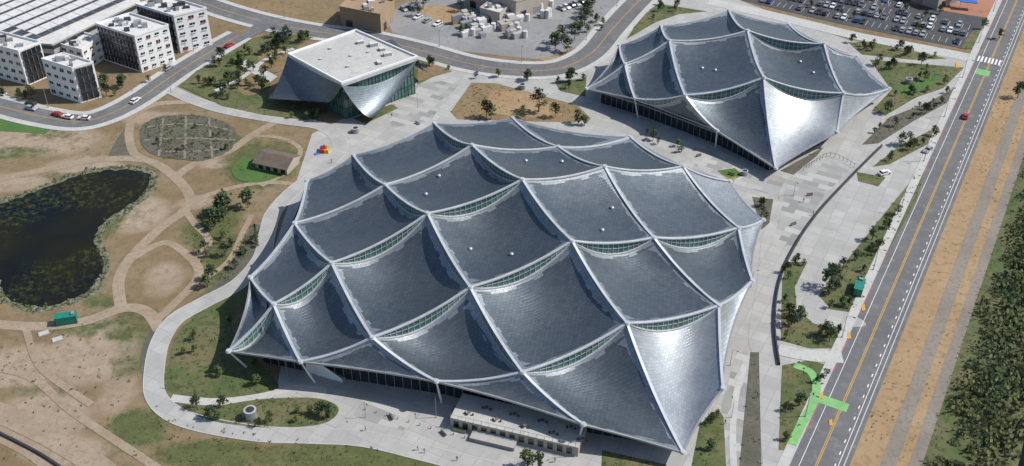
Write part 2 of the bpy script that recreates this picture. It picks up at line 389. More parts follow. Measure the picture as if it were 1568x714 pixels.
for s in (-.2,.2): strip_pts('road_marking',rc3,s-.09,s+.09,.075,'yellow')
for s in (-3.6,4.6): strip_pts('road_marking',rc3,s-.07,s+.07,.075,'white')
for s in (-2.6,-1.2,1.3,2.7): strip_pts('asphalt_patch',rc3,s-.28,s+.28,.066,'asphalt_d') if False else None
strip_pts('kerb',rc3,-5.9,-5.602,.18,'kerb',.16); strip_pts('kerb',rc3,5.602,5.9,.18,'kerb',.16)
strip_pts('pavement',rc3,-8.2,-5.902,.17,'concrete_l',.16)
dashes('road_marking',rc3,-5.38,.2,.08,'redp',14,12)
dashes('road_marking',rc3,3.9,.25,.078,'white',1.2,3.2)
strip_pts('asphalt_shoulder',rc3,5.902,6.9,.055,'asphalt')
strip_pts('dry_verge',rc3,6.8,13.3,.030,'orange'); strip_pts('gravel_trail',rc3,13.2,16.7,.045,'gravel')
strip_pts('dry_verge',rc3,16.6,19.4,.035,'orange'); strip_pts('gravel_trail',rc3,19.2,22.0,.048,'gravel')
strip_pts('green_bank',rc3,21.8,75,.040,'plant'); strip_pts('canal_water',rc3,42,49,.07,'water')
nR=Vector((dr.y,-dr.x,0)); LR=(e1-e0).length
def rp3(o0,o1,n,clus=0):
    out=[]
    if clus:
        cs=[(random.uniform(.12,.9),random.uniform(o0+2,o1-2)) for _ in range(clus)]
    for _ in range(n):
        if clus and random.random()<.8:
            t,o=random.choice(cs); t+=random.gauss(0,3.5)/LR; o+=random.gauss(0,2.2); o=max(o0,min(o1,o))
        else: t=random.uniform(.12,.9); o=random.uniform(o0,o1)
        out.append(e0+(e1-e0)*t+nR*o)
    return out
scatter('bush_thicket',None,0,1.3,26,.45,'marsh',rp3(24.5,41.5,2300,170),var=(.5,2.0))
scatter('bush_thicket',None,0,1.5,22,.5,'marsh',rp3(50,68,1000,60),var=(.5,1.8))
scatter('bush_thicket',None,0,2.0,60,.45,'leaf2',rp3(27,41,90,30),flat=1.0,var=(.8,1.5))
scatter('verge_weeds',None,0,.3,5,.16,'shrub',rp3(7.5,13,220,20)+rp3(16.6,19,120)+rp3(21.5,24.5,600))
def roadquad(name,px,py,along,acr,off,z,k):
    p=P(px,py); s=(p-rc3[0]).dot(dr); b=rc3[0]+dr*s; c=b+nR*off
    q=[c-dr*along/2-nR*acr/2,c+dr*along/2-nR*acr/2,c+dr*along/2+nR*acr/2,c-dr*along/2+nR*acr/2]
    mb=MB(); mb.face([(v.x,v.y,z) for v in q][::-1],k); return mb.obj(name)
roadquad('bike_lane_marking',1288,622,3.2,7,-2.0,.085,'greenp')
roadquad('bike_lane_marking',1508,112,5,5,-1,.085,'greenp')
for i in range(7): roadquad('crosswalk_marking',1500,90,5,.6,-4.5+i*1.3,.09,'white')
for q in [(1258,607),(1300,515),(1322,472),(1466,100),(1272,648)]:
    poly('tactile_paving',[(q[0]-3,q[1]-4),(q[0]+2,q[1]-5),(q[0]+3,q[1]+4),(q[0]-2,q[1]+5)],.2,'yellow')
poly('driveway',[(1203,385),(1240,330),(1300,262),(1380,215),(1420,222),(1415,250),(1360,300),(1310,360),(1270,415),(1252,450),(1268,478),(1312,486),(1322,500),(1250,498),(1222,480),(1215,440),(1222,405)],.07,'slab',True)
poly('plaza_paving',[(1182,372),(1195,330),(1205,275),(1262,240),(1300,262),(1262,300),(1232,345),(1222,378)],.079,'plaza')
poly('plaza_paving',[(1020,215),(1060,215),(1110,245),(1160,262),(1205,275),(1190,300),(1130,285),(1075,262)],.083,'plaza')
poly('plaza_paving',[(592,172),(625,132),(690,122),(705,130),(680,155),(660,185),(600,196)],.077,'plaza')
poly('plaza_paving',[(1105,620),(1128,540),(1150,540),(1140,640),(1135,720),(1108,720)],.077,'plaza')
G1=[(1332,92),(1476,104),(1445,135),(1402,150),(1358,176),(1335,170),(1365,138)]
G2=[(1320,222),(1362,180),(1420,158),(1462,135),(1450,158),(1400,185),(1345,220)]
G3=[(1336,256),(1380,222),(1446,190),(1438,212),(1362,252)]
G4=[(1254,452),(1290,408),(1340,345),(1418,250),(1404,305),(1352,400),(1313,480),(1272,474)]
G5=[(1196,522),(1198,430),(1206,402),(1236,402),(1217,440),(1220,472),(1245,496),(1302,506),(1290,534),(1240,534)]
G6=[(1198,560),(1240,552),(1274,562),(1240,625),(1205,690),(1192,690)]
G7=[(1149,540),(1162,540),(1166,720),(1132,720)]
G8=[(1072,650),(1100,626),(1108,640),(1112,720),(1058,720)]
G9=[(1312,264),(1356,272),(1345,286),(1314,278)]
G10=[(1152,302),(1184,306),(1178,342),(1166,352)]
G12=[(850,126),(898,120),(896,148),(858,140)]
G13=[(922,690),(1020,712),(1035,740),(920,740)]
G14=[(1195,262),(1235,240),(1262,225),(1250,240),(1215,268)]
G15=[(980,28),(1008,6),(1082,18),(1040,22),(1005,34),(960,60)]
G16=[(1300,66),(1330,64),(1450,90),(1400,92),(1320,84)]
for g,k in ((G1,'plant'),(G2,'mulch'),(G3,'plant'),(G4,'plant'),(G5,'plant'),(G6,'plant'),(G7,'mulch'),(G8,'plant'),(G9,'plant'),(G10,'mulch'),(G12,'plant'),(G13,'plant'),(G14,'mulch'),(G15,'plant'),(G16,'plant')):
    poly('planting_bed',g,.14,k,skirt=True)
    A=[P(*p) for p in g]; area=abs(sum(A[i].x*A[i-1].y-A[i-1].x*A[i].y for i in range(len(A))))/2
    scatter('low_shrubs',g,int(area/6),.42,6,.24)
poly('lawn',[(1368,140),(1395,128),(1442,112),(1425,135),(1395,146)],.155,'lawn',True)
poly('dry_meadow',[(690,172),(722,127),(760,128),(885,162),(905,182),(880,188),(800,186),(735,184),(700,183)],.1,'dry')
poly('dry_meadow',[(735,170),(755,140),(800,140),(850,160),(862,178),(790,180)],.115,'orange')
poly('dry_meadow',[(640,100),(672,95),(692,110),(640,125)],.13,'dry')
poly('lawn',[(1098,262),(1125,258),(1138,268),(1118,278)],.1,'lawn')
poly('dry_meadow',[(1102,266),(1118,274),(1128,270),(1122,282)],.11,'orange')
strip('bike_path',[(1216,560),(1240,570),(1250,590),(1245,618),(1225,655),(1212,682)],2.2,.21,'greenp',.09)
strip('driveway',[(1192,536),(1240,545),(1290,548)],4.5,.192,'concrete_l',.13)
strip('retaining_wall',[(1193,560),(1186,500),(1192,440),(1212,388),(1250,330),(1305,270),(1350,225)],.4,1.0,'dark',1.0)
strip('pavement',[(1178,372),(1172,440),(1160,520),(1175,560),(1178,640),(1185,720)],5,.10,'slab',.08)
strip('pavement',[(1140,560),(1128,600),(1122,660),(1124,720)],1.6,.106,'concrete_l',.08)
E1=[(275,132),(300,110),(345,85),(385,60),(432,48),(488,55),(470,62),(445,80),(420,110),(408,150),(455,160),(500,172),(470,185),(400,176),(340,163)]
poly('planting_bed',E1,.175,'plant',skirt=True)
poly('dry_meadow',[(395,85),(425,70),(445,78),(432,108),(410,108)],.185,'dry',True)
poly('dry_meadow',[(362,118),(385,112),(400,140),(372,145)],.187,'dry',True)
strip('pavement',[(330,140),(370,120),(410,90),(450,75)],2,.195,'concrete_l')
poly('pavement',[(365,100),(378,92),(425,118),(412,128)],.20,'concrete_l')
poly('planting_bed',[(625,95),(650,92),(690,105),(640,130)],.12,'plant')
poly('planting_bed',[(540,182),(600,160),(610,166),(560,190)],.126,'plant')
# top strip
poly('asphalt_yard',[(590,25),(620,5),(680,-10),(900,-20),(955,-5),(930,30),(890,70),(830,92),(790,88),(700,78),(640,62),(600,50)],.056,'concrete_d')
poly('dry_meadow',[(640,14),(670,8),(725,22),(708,40),(672,34)],.08,'orange',True)
poly('dry_meadow',[(335,-10),(430,-8),(520,20),(500,40),(430,28),(370,12)],.052,'dry',True)
poly('dry_meadow',[(820,90),(880,84),(925,40),(950,5),(962,0),(930,62),(895,86),(850,98)],.062,'orange')
poly('parking_lot',[(1090,-20),(1140,2),(1230,24),(1300,40),(1480,76),(1506,50),(1520,20),(1530,-60),(1300,-80)],.08,'asphalt_d')
poly('sports_court',[(1390,4),(1440,-12),(1530,-10),(1512,28),(1440,16)],.10,'orangecourt')
poly('planting_bed',[(1470,75),(1490,45),(1512,50),(1502,75)],.152,'plant')
# ---------------------------------------------------------------- canopy buildings
def canopy_building(name,nd,cells,astep,bstep,bwin,silver,inset=.9,seg=16):
    root=empty(name,(0,0,0))
    V={k:P(x,y,z) for k,(x,y,z) in nd.items()}
    cnt={}
    for c in cells:
        for i in range(len(c)):
            e=frozenset((c[i],c[(i+1)%len(c)])); cnt[e]=cnt.get(e,0)+1
    cen=sum((v for v in V.values()),Vector())/len(V)
    def isB(a,b_): d=V[b_]-V[a]; return d.x*d.y>=0
    def step(e):
        a,b_=tuple(e)
        if e in bwin: return bstep
        if isB(a,b_): return .25
        return astep(e,(V[a]+V[b_])/2)
    SG=.055
    def off(c,a,b_):
        e=frozenset((a,b_)); L=(V[a]-V[b_]).length; base=SG*L; mid=(V[a]+V[b_])/2
        if cnt[e]==1:
            inn=(cen-mid); inn.z=0; inn.normalize(); return inn*(.04*L)+Vector((0,0,-.02*L))
        cc=sum((V[k] for k in c),Vector())/len(c); d=cc-mid
        t=(V[b_]-V[a])
        if t.x<0: t=-t
        low=(t.x*d.y-t.y*d.x)<0
        return Vector((0,0,-(base+(step(e) if low else 0))))
    verts=[];faces=[];uvs=[];ed=[]
    for c in cells:
        n0=len(verts); sil=c in silver
        if len(c)==4:
            a,b_,cc,d=[V[k] for k in c]
            oab,obc,odc,oad=off(c,c[0],c[1]),off(c,c[1],c[2]),off(c,c[3],c[2]),off(c,c[0],c[3])
            LU=((a-b_).length+(d-cc).length)/2; LV=((a-d).length+(b_-cc).length)/2
            for j in range(seg+1):
                for i in range(seg+1):
                    u,v=i/seg,j/seg; pu,pv=4*u*(1-u),4*v*(1-v)
                    p=a*(1-u)*(1-v)+b_*u*(1-v)+cc*u*v+d*(1-u)*v
                    p=p+oab*((1-v)*pu)+odc*(v*pu)+oad*((1-u)*pv)+obc*(u*pv)
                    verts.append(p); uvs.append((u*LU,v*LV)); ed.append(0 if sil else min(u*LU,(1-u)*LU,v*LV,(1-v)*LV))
            for j in range(seg):
                for i in range(seg):
                    q=n0+j*(seg+1)+i; faces.append((q,q+seg+1,q+seg+2,q+1))
        else:
            a,b_,cc=[V[k] for k in c]; oab,obc,oca=off(c,c[0],c[1]),off(c,c[1],c[2]),off(c,c[2],c[0])
            ids={}; ax=(b_-a).normalized(); ay=(cc-a)-ax*(cc-a).dot(ax); ay.normalize()
            for i in range(seg+1):
                for j in range(seg+1-i):
                    w0=1-(i+j)/seg; w1=i/seg; w2=j/seg
                    p=a*w0+b_*w1+cc*w2+oab*(4*w0*w1)+obc*(4*w1*w2)+oca*(4*w2*w0)
                    ids[i,j]=len(verts); verts.append(p)
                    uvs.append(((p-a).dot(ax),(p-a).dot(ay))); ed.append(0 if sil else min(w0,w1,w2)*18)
            for i in range(seg):
                for j in range(seg-i):
                    faces.append((ids[i,j],ids[i,j+1],ids[i+1,j]))
                    if i+j<seg-1: faces.append((ids[i+1,j],ids[i,j+1],ids[i+1,j+1]))
    me=bpy.data.meshes.new('canopy'); me.from_pydata([tuple(v) for v in verts],[],faces)
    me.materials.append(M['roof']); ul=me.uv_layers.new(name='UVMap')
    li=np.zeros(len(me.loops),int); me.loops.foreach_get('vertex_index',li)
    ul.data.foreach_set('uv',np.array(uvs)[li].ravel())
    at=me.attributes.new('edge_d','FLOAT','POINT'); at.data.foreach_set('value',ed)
    me.polygons.foreach_set('use_smooth',[True]*len(me.polygons)); me.update()
    bm=bmesh.new(); bm.from_mesh(me)
    for f in bm.faces:
        if f.normal.z<0: f.normal_flip()
    bm.to_mesh(me); bm.free()
    ob=bpy.data.objects.new('canopy',me); scene.collection.objects.link(ob); ob.parent=root
    bvh=BVHTree.FromPolygons([tuple(v) for v in verts],faces)
    rb=MB(); wn=MB()
    def curve(a,b_,o,n=18): return [a.lerp(b_,i/n)+o*(4*(i/n)*(1-i/n)) for i in range(n+1)]
    def rib(c,w,h,k,dz=0):
        for i in range(len(c)-1):
            a,b_=c[i],c[i+1]; d=b_-a; n=Vector((d.y,-d.x,0)).normalized()*w
            z=Vector((0,0,dz)); up=Vector((0,0,h))
            A=[a-n/2+z,a+n/2+z,a+n/2+z+up,a-n/2+z+up]; B=[b_-n/2+z,b_+n/2+z,b_+n/2+z+up,b_-n/2+z+up]
            for s in range(4):
                t=(s+1)%4; rb.face([A[s],A[t],B[t],B[s]],k)
    for e in cnt:
        a,b_=tuple(e)
        if V[a].x>V[b_].x: a,b_=b_,a
        L=(V[a]-V[b_]).length
        if cnt[e]==1:
            mid=(V[a]+V[b_])/2; inn=(cen-mid); inn.z=0; inn.normalize()
            rib(curve(V[a],V[b_],inn*(.04*L)+Vector((0,0,-.02*L))),.35,.5,'steel',-.42); continue
        hi=curve(V[a],V[b_],Vector((0,0,-SG*L))); st=step(e); lo=curve(V[a],V[b_],Vector((0,0,-SG*L-st)))
        rib(hi,.7,.36,'ridge',-.1)
        if st>.5:
            rib(lo,.9 if e in bwin else .5,.3,'ridge',-.05)
            for i in range(18): wn.face([lo[i],lo[i+1],hi[i+1],hi[i]],'gglass')
            nm=int(L/1.6); d=(V[b_]-V[a]); d.z=0; d.normalize(); n=Vector((d.y,-d.x,0))
            for i in range(1,nm):
                t=i/nm; p=V[a].lerp(V[b_],t); k=4*t*(1-t)
                z1=p.z-SG*L*k; z0=z1-st*k
                wn.box(Vector((p.x,p.y,z0))-n*.12-d*.06,d*.12,n*.24,(0,0,z1-z0),'ridge')
            mid2=[(x+y)/2 for x,y in zip(hi,lo)]
            for i in range(2,16):
                p,q=mid2[i],mid2[i+1]; wn.box(p-n*.1,q-p,n*.2,(0,0,.1),'ridge')
    for k,v in V.items():
        rb.tube(v+Vector((0,0,-.1)),v+Vector((0,0,.45)),.85,.6,'ridge',12)
    rb.obj('ridge_ribs',root); wn.obj('clerestory_windows',root)
    pe=[tuple(e) for e in cnt if cnt[e]==1]; loop=[pe[0][0],pe[0][1]]; pe.pop(0)
    while pe:
        for x in pe:
            if x[0]==loop[-1]: loop.append(x[1]); pe.remove(x); break
            if x[1]==loop[-1]: loop.append(x[0]); pe.remove(x); break
        else: break
    loop=loop[:-1] if loop[0]==loop[-1] else loop
    wb=MB(); ip=[cen.lerp(V[k],inset) for k in loop]
    for i in range(len(ip)):
        a,b_=ip[i].copy(),ip[(i+1)%len(ip)].copy(); a.z=b_.z=0; L=(b_-a).length; n=max(2,int(L/2.2)); d=(b_-a).normalized(); nn=Vector((d.y,-d.x,0))
        zs=[]
        for t in range(n+1):
            p=a.lerp(b_,t/n); h=bvh.ray_cast(Vector((p.x,p.y,-1)),Vector((0,0,1)))
            zs.append((p,(h[0].z-.25) if h[0] else 6))
        for t in range(n):
            (p,z0),(q,z1)=zs[t],zs[t+1]
            wb.face([p,q,Vector((q.x,q.y,z1)),Vector((p.x,p.y,z0))],'bglass')
            wb.box(p-nn*.12-d*.06,d*.12,nn*.24,(0,0,z0),'steel')
            wb.box(p-nn*.25+Vector((0,0,4.2)),q-p,nn*.5,(0,0,.5),'steel')
    for k in loop:
        v=V[k]; f=cen.lerp(v,.955)
        if v.z>6: wb.tube((f.x,f.y,0),(v.x*.97+f.x*.03,v.y*.97+f.y*.03,v.z-.2),.3,.24,'white',8)
    wb.obj('glazed_walls',root)
    return root,V,bvh
nd={'m1a':(470,277,10),'2a':(541,238,13.5),'3a':(665,189,16),'4a':(785,181,14.5),
'00':(383,425,11),'10':(451,342,15),'20':(590,283,20),'30':(723,222,24.5),'40':(855,225,19),'50':(965,210,12),
'l1':(350,538,7),'01':(419,466,14),'11':(508,403,18.5),'21':(655,327,24.5),'31':(800,275,27),'41':(926,255,23.5),'51':(1046,255,16),'61':(1118,278,9.5),
'02':(460,554,9),'12':(570,517,14),'22':(720,440,19.5),'32':(876,369,23.5),'42':(1001,364,17.5),'52':(1131,349,11),'62':(1169,337,7.5),
'13':(668,584,9.5),'23':(800,570,12.5),'33':(960,495,16.5),'43':(1101,468,12),'53':(1152,430,8),
'24':(893,650,8.5),'34':(1046,693,5),'44':(1107,595,7)}
cells=[('m1a','2a','20','10'),('2a','3a','30','20'),('3a','4a','40','30'),('4a','50','40'),('m1a','10','00'),
('00','10','11','01'),('00','01','l1'),('10','20','21','11'),('20','30','31','21'),('30','40','41','31'),('40','50','51','41'),('50','61','51'),
('l1','01','02'),('01','11','12','02'),('11','21','22','12'),('21','31','32','22'),('31','41','42','32'),('41','51','52','42'),('51','61','62','52'),
('02','12','13'),('12','22','23','13'),('22','32','33','23'),('32','42','43','33'),('42','52','53','43'),('52','62','53'),
('13','23','24'),('23','33','34','24'),('33','43','44','34'),('43','53','44')]
fs=frozenset
bw={fs(('21','31')),fs(('11','21')),fs(('01','11')),fs(('l1','01')),fs(('12','22')),fs(('22','32')),fs(('23','33')),fs(('32','42')),fs(('42','52')),fs(('33','43'))}
def ast(e,mid):
    if e & {'40','41','42','43','44','50','51','52','53','34','4a','13','24','02'} : return .3
    return 3.0 if mid.x<0 else 1.6
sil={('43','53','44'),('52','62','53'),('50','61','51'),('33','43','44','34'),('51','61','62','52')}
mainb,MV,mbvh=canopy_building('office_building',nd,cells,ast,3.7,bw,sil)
nd2={'a0':(948,70,9),'b0':(1012,40,14),'c0':(1116,16,14.5),'d0':(1208,38,10),
'a1':(957,98,13),'b1':(1025,62,19),'c1':(1145,47,21),'d1':(1262,67,16),'e1':(1312,86,8),
'l':(898,136,6),'a2':(972,151,8),'b2':(1049,146,15),'c2':(1170,119,20),'d2':(1292,143,13.5),'e2':(1362,136,6),
'b3':(1098,200,7.5),'c3':(1188,258,4.5),'d3':(1282,203,6)}
cells2=[('b0','c0','c1','b1'),('c0','d0','d1','c1'),('a0','b0','b1','a1'),('a0','a1','l'),('a1','b1','b2','a2'),('a1','a2','l'),
('b1','c1','c2','b2'),('c1','d1','d2','c2'),('d0','e1','d1'),('d1','e1','e2','d2'),('a2','b2','b3'),('b2','c2','c3','b3'),('c2','d2','d3','c3'),('d2','e2','d3')]
bw2={fs(('b2','c2')),fs(('c2','d2')),fs(('c1','d1'))}
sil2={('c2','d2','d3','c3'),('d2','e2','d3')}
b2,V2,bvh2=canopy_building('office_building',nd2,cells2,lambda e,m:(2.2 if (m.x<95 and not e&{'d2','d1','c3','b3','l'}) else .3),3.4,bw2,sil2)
vm=MB(); vm.tube((0,0,-.3),(0,0,.4),.5,.5,'steel',12); vm.tube((0,0,.4),(0,0,.7),.65,.25,'steel',12); vme=vm.mesh('roof_vent')
def vent(x,y,z,bv,par):
    o=Vector((0,0,H)); d=(P(x,y,z)-o).normalized(); h=bv.ray_cast(o,d)
    if h[0]:
        ob=inst('roof_vent',vme,h[0]); ob.parent=par
for q in [(720,382),(783,390),(937,319),(922,353),(805,247),(860,248),(652,298),(672,270)]: vent(q[0],q[1],22,mbvh,mainb)
for q in [(1095,108),(1075,105),(1225,95),(1245,112)]: vent(q[0],q[1],18,bvh2,b2)
# ---- terrace, stairs
mb=MB(); T0,T1=P(690,654),P(885,700); d=(T1-T0); d.z=0; L=d.length; d.normalize(); n=Vector((-d.y,d.x,0))
mb.box(T0,d*L,n*9,(0,0,3.2),'tan','concrete_l')
mb.box(T0-n*.05+d*6,d*(L*.35),-n*3,(0,0,1.2),'concrete_d','concrete')
for i in range(int(L/2)): mb.box(T0+d*(i*2)+Vector((0,0,3.2))+n*.1,d*.08,n*.08,(0,0,1.1),'steel')
for i in range(int(L/2.4)): mb.box(T0+d*(.8+i*2.4)-n*.05+Vector((0,0,.5)),d*1.4,n*.04,(0,0,2),'bglass')
mb.box(T0+Vector((0,0,4.25))+n*.1,d*L,n*.08,(0,0,.08),'steel')
for i in range(9):
    c=T0+d*(4+i*3.6)+n*(2.5+(i%2)*3)+Vector((0,0,3.2)); mb.tube(c,c+Vector((0,0,.75)),.06,.06,'steel',6); mb.tube(c+Vector((0,0,.75)),c+Vector((0,0,.8)),.5,.5,'wood',10)
    mb.cbox(c+d*1.0,.45,.45,.45,'dark'); mb.cbox(c-d*1.0,.45,.45,.45,'dark')
mb.box(T0+d*1-n*1.2,d*(L*.1),n*.8,(0,0,.8),'concrete_d','plant')
mb.obj('dining_terrace')
mb=MB(); S0=P(485,574); a=Vector((.9,-.35,0)).normalized(); s=Vector((-a.y,a.x,0))
for i in range(14): mb.box(S0+a*(i*.55),a*.58,s*3.0,(0,0,4.4-i*.3),'concrete_l')
for k in (-.15,3.1): mb.face([S0+s*k+Vector((0,0,5.4)),S0+s*k+a*7.7+Vector((0,0,1.2)),S0+s*k+a*7.7,S0+s*k],'white')
mb.box(S0-a*3,a*2.98,s*3,(0,0,4.4),'white','concrete_l')
mb.obj('outdoor_staircase')
mb=MB()
for p,dd in resample(line([(560,628),(700,668),(820,700)]),3.0): mb.tube((p.x,p.y,.08),(p.x,p.y,.95),.14,.12,'steel',8)
mb.obj('bollard_row')
mb=MB()
c=line([(1230,262),(1270,240),(1310,258)])
for p,dd in resample(c,1.6): mb.tube((p.x,p.y,.05),(p.x,p.y,1.6),.06,.06,'dark',6)
for i in range(len(c)-1): mb.box(c[i]+Vector((0,0,1.45)),c[i+1]-c[i],(0,.08,0),(0,0,.1),'dark')
mb.obj('metal_fence')
bm_=MB(); bm_.cbox((0,0,.38),2.2,.5,.08,'wood'); bm_.cbox((-.8,0,0),.1,.45,.38,'steel'); bm_.cbox((.8,0,0),.1,.45,.38,'steel'); bm_.cbox((0,.24,.5),2.2,.05,.4,'wood'); benchm=bm_.mesh('bench')
for q in [(640,190),(615,150),(1240,300),(1215,345),(600,640),(680,665),(1120,268),(1070,240)]: inst('park_bench',benchm,P(*q)+Vector((0,0,.09)),random.uniform(0,3))
# ---------------------------------------------------------------- event building
root=empty('event_building'); zt=15
R=[P(440,84,zt),P(545,47,zt),P(640,88,zt),P(523,129,zt)]
mb=MB(); cr=sum(R,Vector())/4
mb.prism(R,zt-1.2,zt,'ridge','concrete_l')
Ri=[cr.lerp(p,.97) for p in R]
for i in range(4):
    a,b_=R[i],R[(i+1)%4]; a2,b3=Ri[i],Ri[(i+1)%4]; up=Vector((0,0,.7))
    mb.face([a+up,b_+up,b3+up,a2+up],'white'); mb.face([a,b_,b_+up,a+up],'white'); mb.face([a2,b3,b3+up,a2+up],'white')
for (fx,fy,w,l,h) in [(.3,.8,2.5,1.5,1),(.45,.86,3,2,1.3),(.6,.85,2,2,1),(.75,.8,3,1.6,1.2),(.85,.6,1.5,2.5,1),(.2,.45,1,1,.6),(.5,.5,1,1,.5),(.7,.3,1,1,.6),(.35,.2,.9,.9,.5),(.55,.7,.9,.9,.5)]:
    p=R[0].lerp(R[1],fy).lerp(R[3].lerp(R[2],fy),fx); mb.cbox(p,w,l,h,'steel',.4,'offwhite')
bi=[cr.lerp(Vector((p.x,p.y,zt)),.93) for p in R]
mb.prism([(p.x,p.y) for p in bi],0,zt-1.25,'gglass')
for i in range(4):
    a,b_=bi[i],bi[(i+1)%4]; L=(b_-a).length; d=(b_-a).normalized(); nn=Vector((d.y,-d.x,0))
    for k in range(int(L/1.5)):
        p=a+d*(k*1.5); mb.box(Vector((p.x,p.y,0))-nn*.15,d*.12,nn*.3,(0,0,zt-1.3),'dark')
    for z in (4,8): mb.box(Vector((a.x,a.y,z))-nn*.12,d*L,nn*.24,(0,0,.3),'dark')
mb.obj('walls_and_roof',root)
def patch(name,A,B,C,D,sag,parent,seg=12,ed=9):
    vs=[];fc=[];uv=[]
    for j in range(seg+1):
        for i in range(seg+1):
            u,v=i/seg,j/seg; top=A.lerp(B,u)+Vector((0,0,-sag*4*u*(1-u))); bot=D.lerp(C,u)
            p=top.lerp(bot,v); p.z=top.z+(bot.z-top.z)*(1-(1-v)**1.6)
            vs.append(tuple(p)); uv.append((u*(A-B).length,v*(A-D).length))
    for j in range(seg):
        for i in range(seg):
            q=j*(seg+1)+i; fc.append((q,q+seg+1,q+seg+2,q+1))
    me=bpy.data.meshes.new(name); me.from_pydata(vs,[],fc); me.materials.append(M['roof']); ul=me.uv_layers.new(name='UVMap')
    li=np.zeros(len(me.loops),int); me.loops.foreach_get('vertex_index',li); ul.data.foreach_set('uv',np.array(uv)[li].ravel())
    at=me.attributes.new('edge_d','FLOAT','POINT'); at.data.foreach_set('value',[ed]*len(vs))
    me.polygons.foreach_set('use_smooth',[True]*len(me.polygons))
    o=bpy.data.objects.new(name,me); scene.collection.objects.link(o); o.parent=parent
dn=Vector((0,0,-.6))
patch('metal_skirt',R[0]+dn,R[3]+dn,P(500,157,6),P(411,151,4),0.6,root)
patch('metal_skirt',R[3]+dn,R[2]+dn,P(570,181,3),P(566,180,3),4.0,root)
patch('metal_skirt',R[0]+dn,R[1]+dn,P(470,75,4),P(412,148,4),2.0,root)
patch('metal_skirt',R[2]+dn,R[1]+dn,P(600,60,4),P(655,110,4),3.0,root)
# ---------------------------------------------------------------- white office blocks, garage, industrial
def block(name,q,h,floors,c1,c2,par=.8,base=0):
    A,B,C=[P(x,y,h) for x,y in q]; D=A+C-B
    mb=MB(); mb.prism([A,B,C,D],base,h,'white','offwhite')
    up=Vector((0,0,par))
    for a,b_ in ((A,B),(B,C),(C,D),(D,A)):
        d=(b_-a).normalized(); nn=Vector((d.y,-d.x,0)); mb.box(Vector((a.x,a.y,h+.003))-nn*.15,b_-a,nn*.3,up,'white')
    fh=(h-base)/floors
    for (a,b_,mode) in ((A,B,c1),(B,C,c2),(C,D,c1),(D,A,c2)):
        d=(b_-a); L=d.length; d.normalize(); nn=Vector((d.y,-d.x,0))
        if nn.dot((a+b_)/2-(A+C)/2)<0: nn=-nn
        if mode=='dark':
            o=a+d*.8; o=Vector((o.x,o.y,base+.6)); mb.box(o,d*(L-1.6),nn*.12,(0,0,h-base-1.0),'bglass')
            n=int((L-1.6)/1.9)
            for i in range(n+1):
                p=o+d*(i*(L-1.6)/n)
                for f in range(floors):
                    z=f*fh+ (0.2 if (i+f)%2 else .5)
                    mb.box(p+Vector((0,0,z))+nn*.12,d*.12,nn*.4,(0,0,fh*.66),'steel')
            for f in range(1,floors): mb.box(o+Vector((0,0,f*fh-.5))+nn*.12,d*(L-1.6),nn*.1,(0,0,.25),'dark')
        else:
            n=max(3,int(L/3.4)); w=L/n
            for i in range(n):
                for f in range(floors):
                    p=a+d*(i*w+w*.25); p=Vector((p.x,p.y,base+f*fh+fh*.36))
                    mb.box(p,d*w*.5,nn*.05,(0,0,fh*.30),'bglass'); mb.box(p+d*w*.25+nn*.05,d*.08,nn*.04,(0,0,fh*.30),'white')
                    mb.box(p-Vector((0,0,.15))+nn*.05,d*w*.5,nn*.3,(0,0,.12),'red' if (f+i)%5==0 else 'white')
    for i in range(12):
        u,v=random.uniform(.12,.85),random.uniform(.15,.8); p=A.lerp(B,u)+(D-A)*v
        mb.cbox((p.x,p.y,h),random.uniform(1,3),random.uniform(1,2.4),random.uniform(.6,1.8),random.choice(['steel','offwhite','dark','concrete_d']),.3)
    return mb.obj(name)
block('office_block',[(147,38),(206,57),(258,40)],15,5,'dark','white')
block('office_block',[(208,8),(266,26),(316,14)],15.5,5,'dark','white')
block('office_block',[(64,92),(110,106),(143,97)],14,4,'white','dark')
block('office_block',[(-40,62),(28,80),(62,66)],14,4,'white','dark')
block('link_building',[(80,66),(125,78),(152,58)],9,3,'white','white')
g=[P(-160,60,11),P(20,62,11),P(80,68,11),P(215,2,11),P(160,-60,11),P(-250,-60,11)]
mb=MB(); mb.prism([(p.x,p.y) for p in g],0,11,'concrete','offwhite')
gc=MB(); a0=P(60,64,11); dd=(P(200,2,11)-a0).normalized(); nn=Vector((-dd.y,dd.x,0))
for r in range(14):
    for s_ in range(22):
        c=a0+nn*(r*7+3)+dd*(s_*5.2-55)
        if inpoly(c.x,c.y,g) and inpoly(c.x-3,c.y-3,g) and inpoly(c.x+3,c.y+3,g):
            gc.box(c-dd*2.5-nn*2.6+Vector((0,0,2.8)),dd*5.0,nn*5.2,(0,0,.2),'steel','offwhite')
            gc.tube(c,c+Vector((0,0,2.8)),.12,.12,'steel',5,False)
for i in range(len(g)):
    a,b_=g[i],g[(i+1)%len(g)]; d=(b_-a).normalized(); L=(b_-a).length; n2=Vector((d.y,-d.x,0))
    if n2.dot((a+b_)/2-P(0,0,11))<0:n2=-n2
    for z in (2,5.4,8.8): mb.box(Vector((a.x,a.y,z))+n2*.003,d*L,n2*.06,(0,0,1.5),'dark')
e=empty('parking_garage'); mb.obj('structure',e); gc.obj('solar_canopies',e)
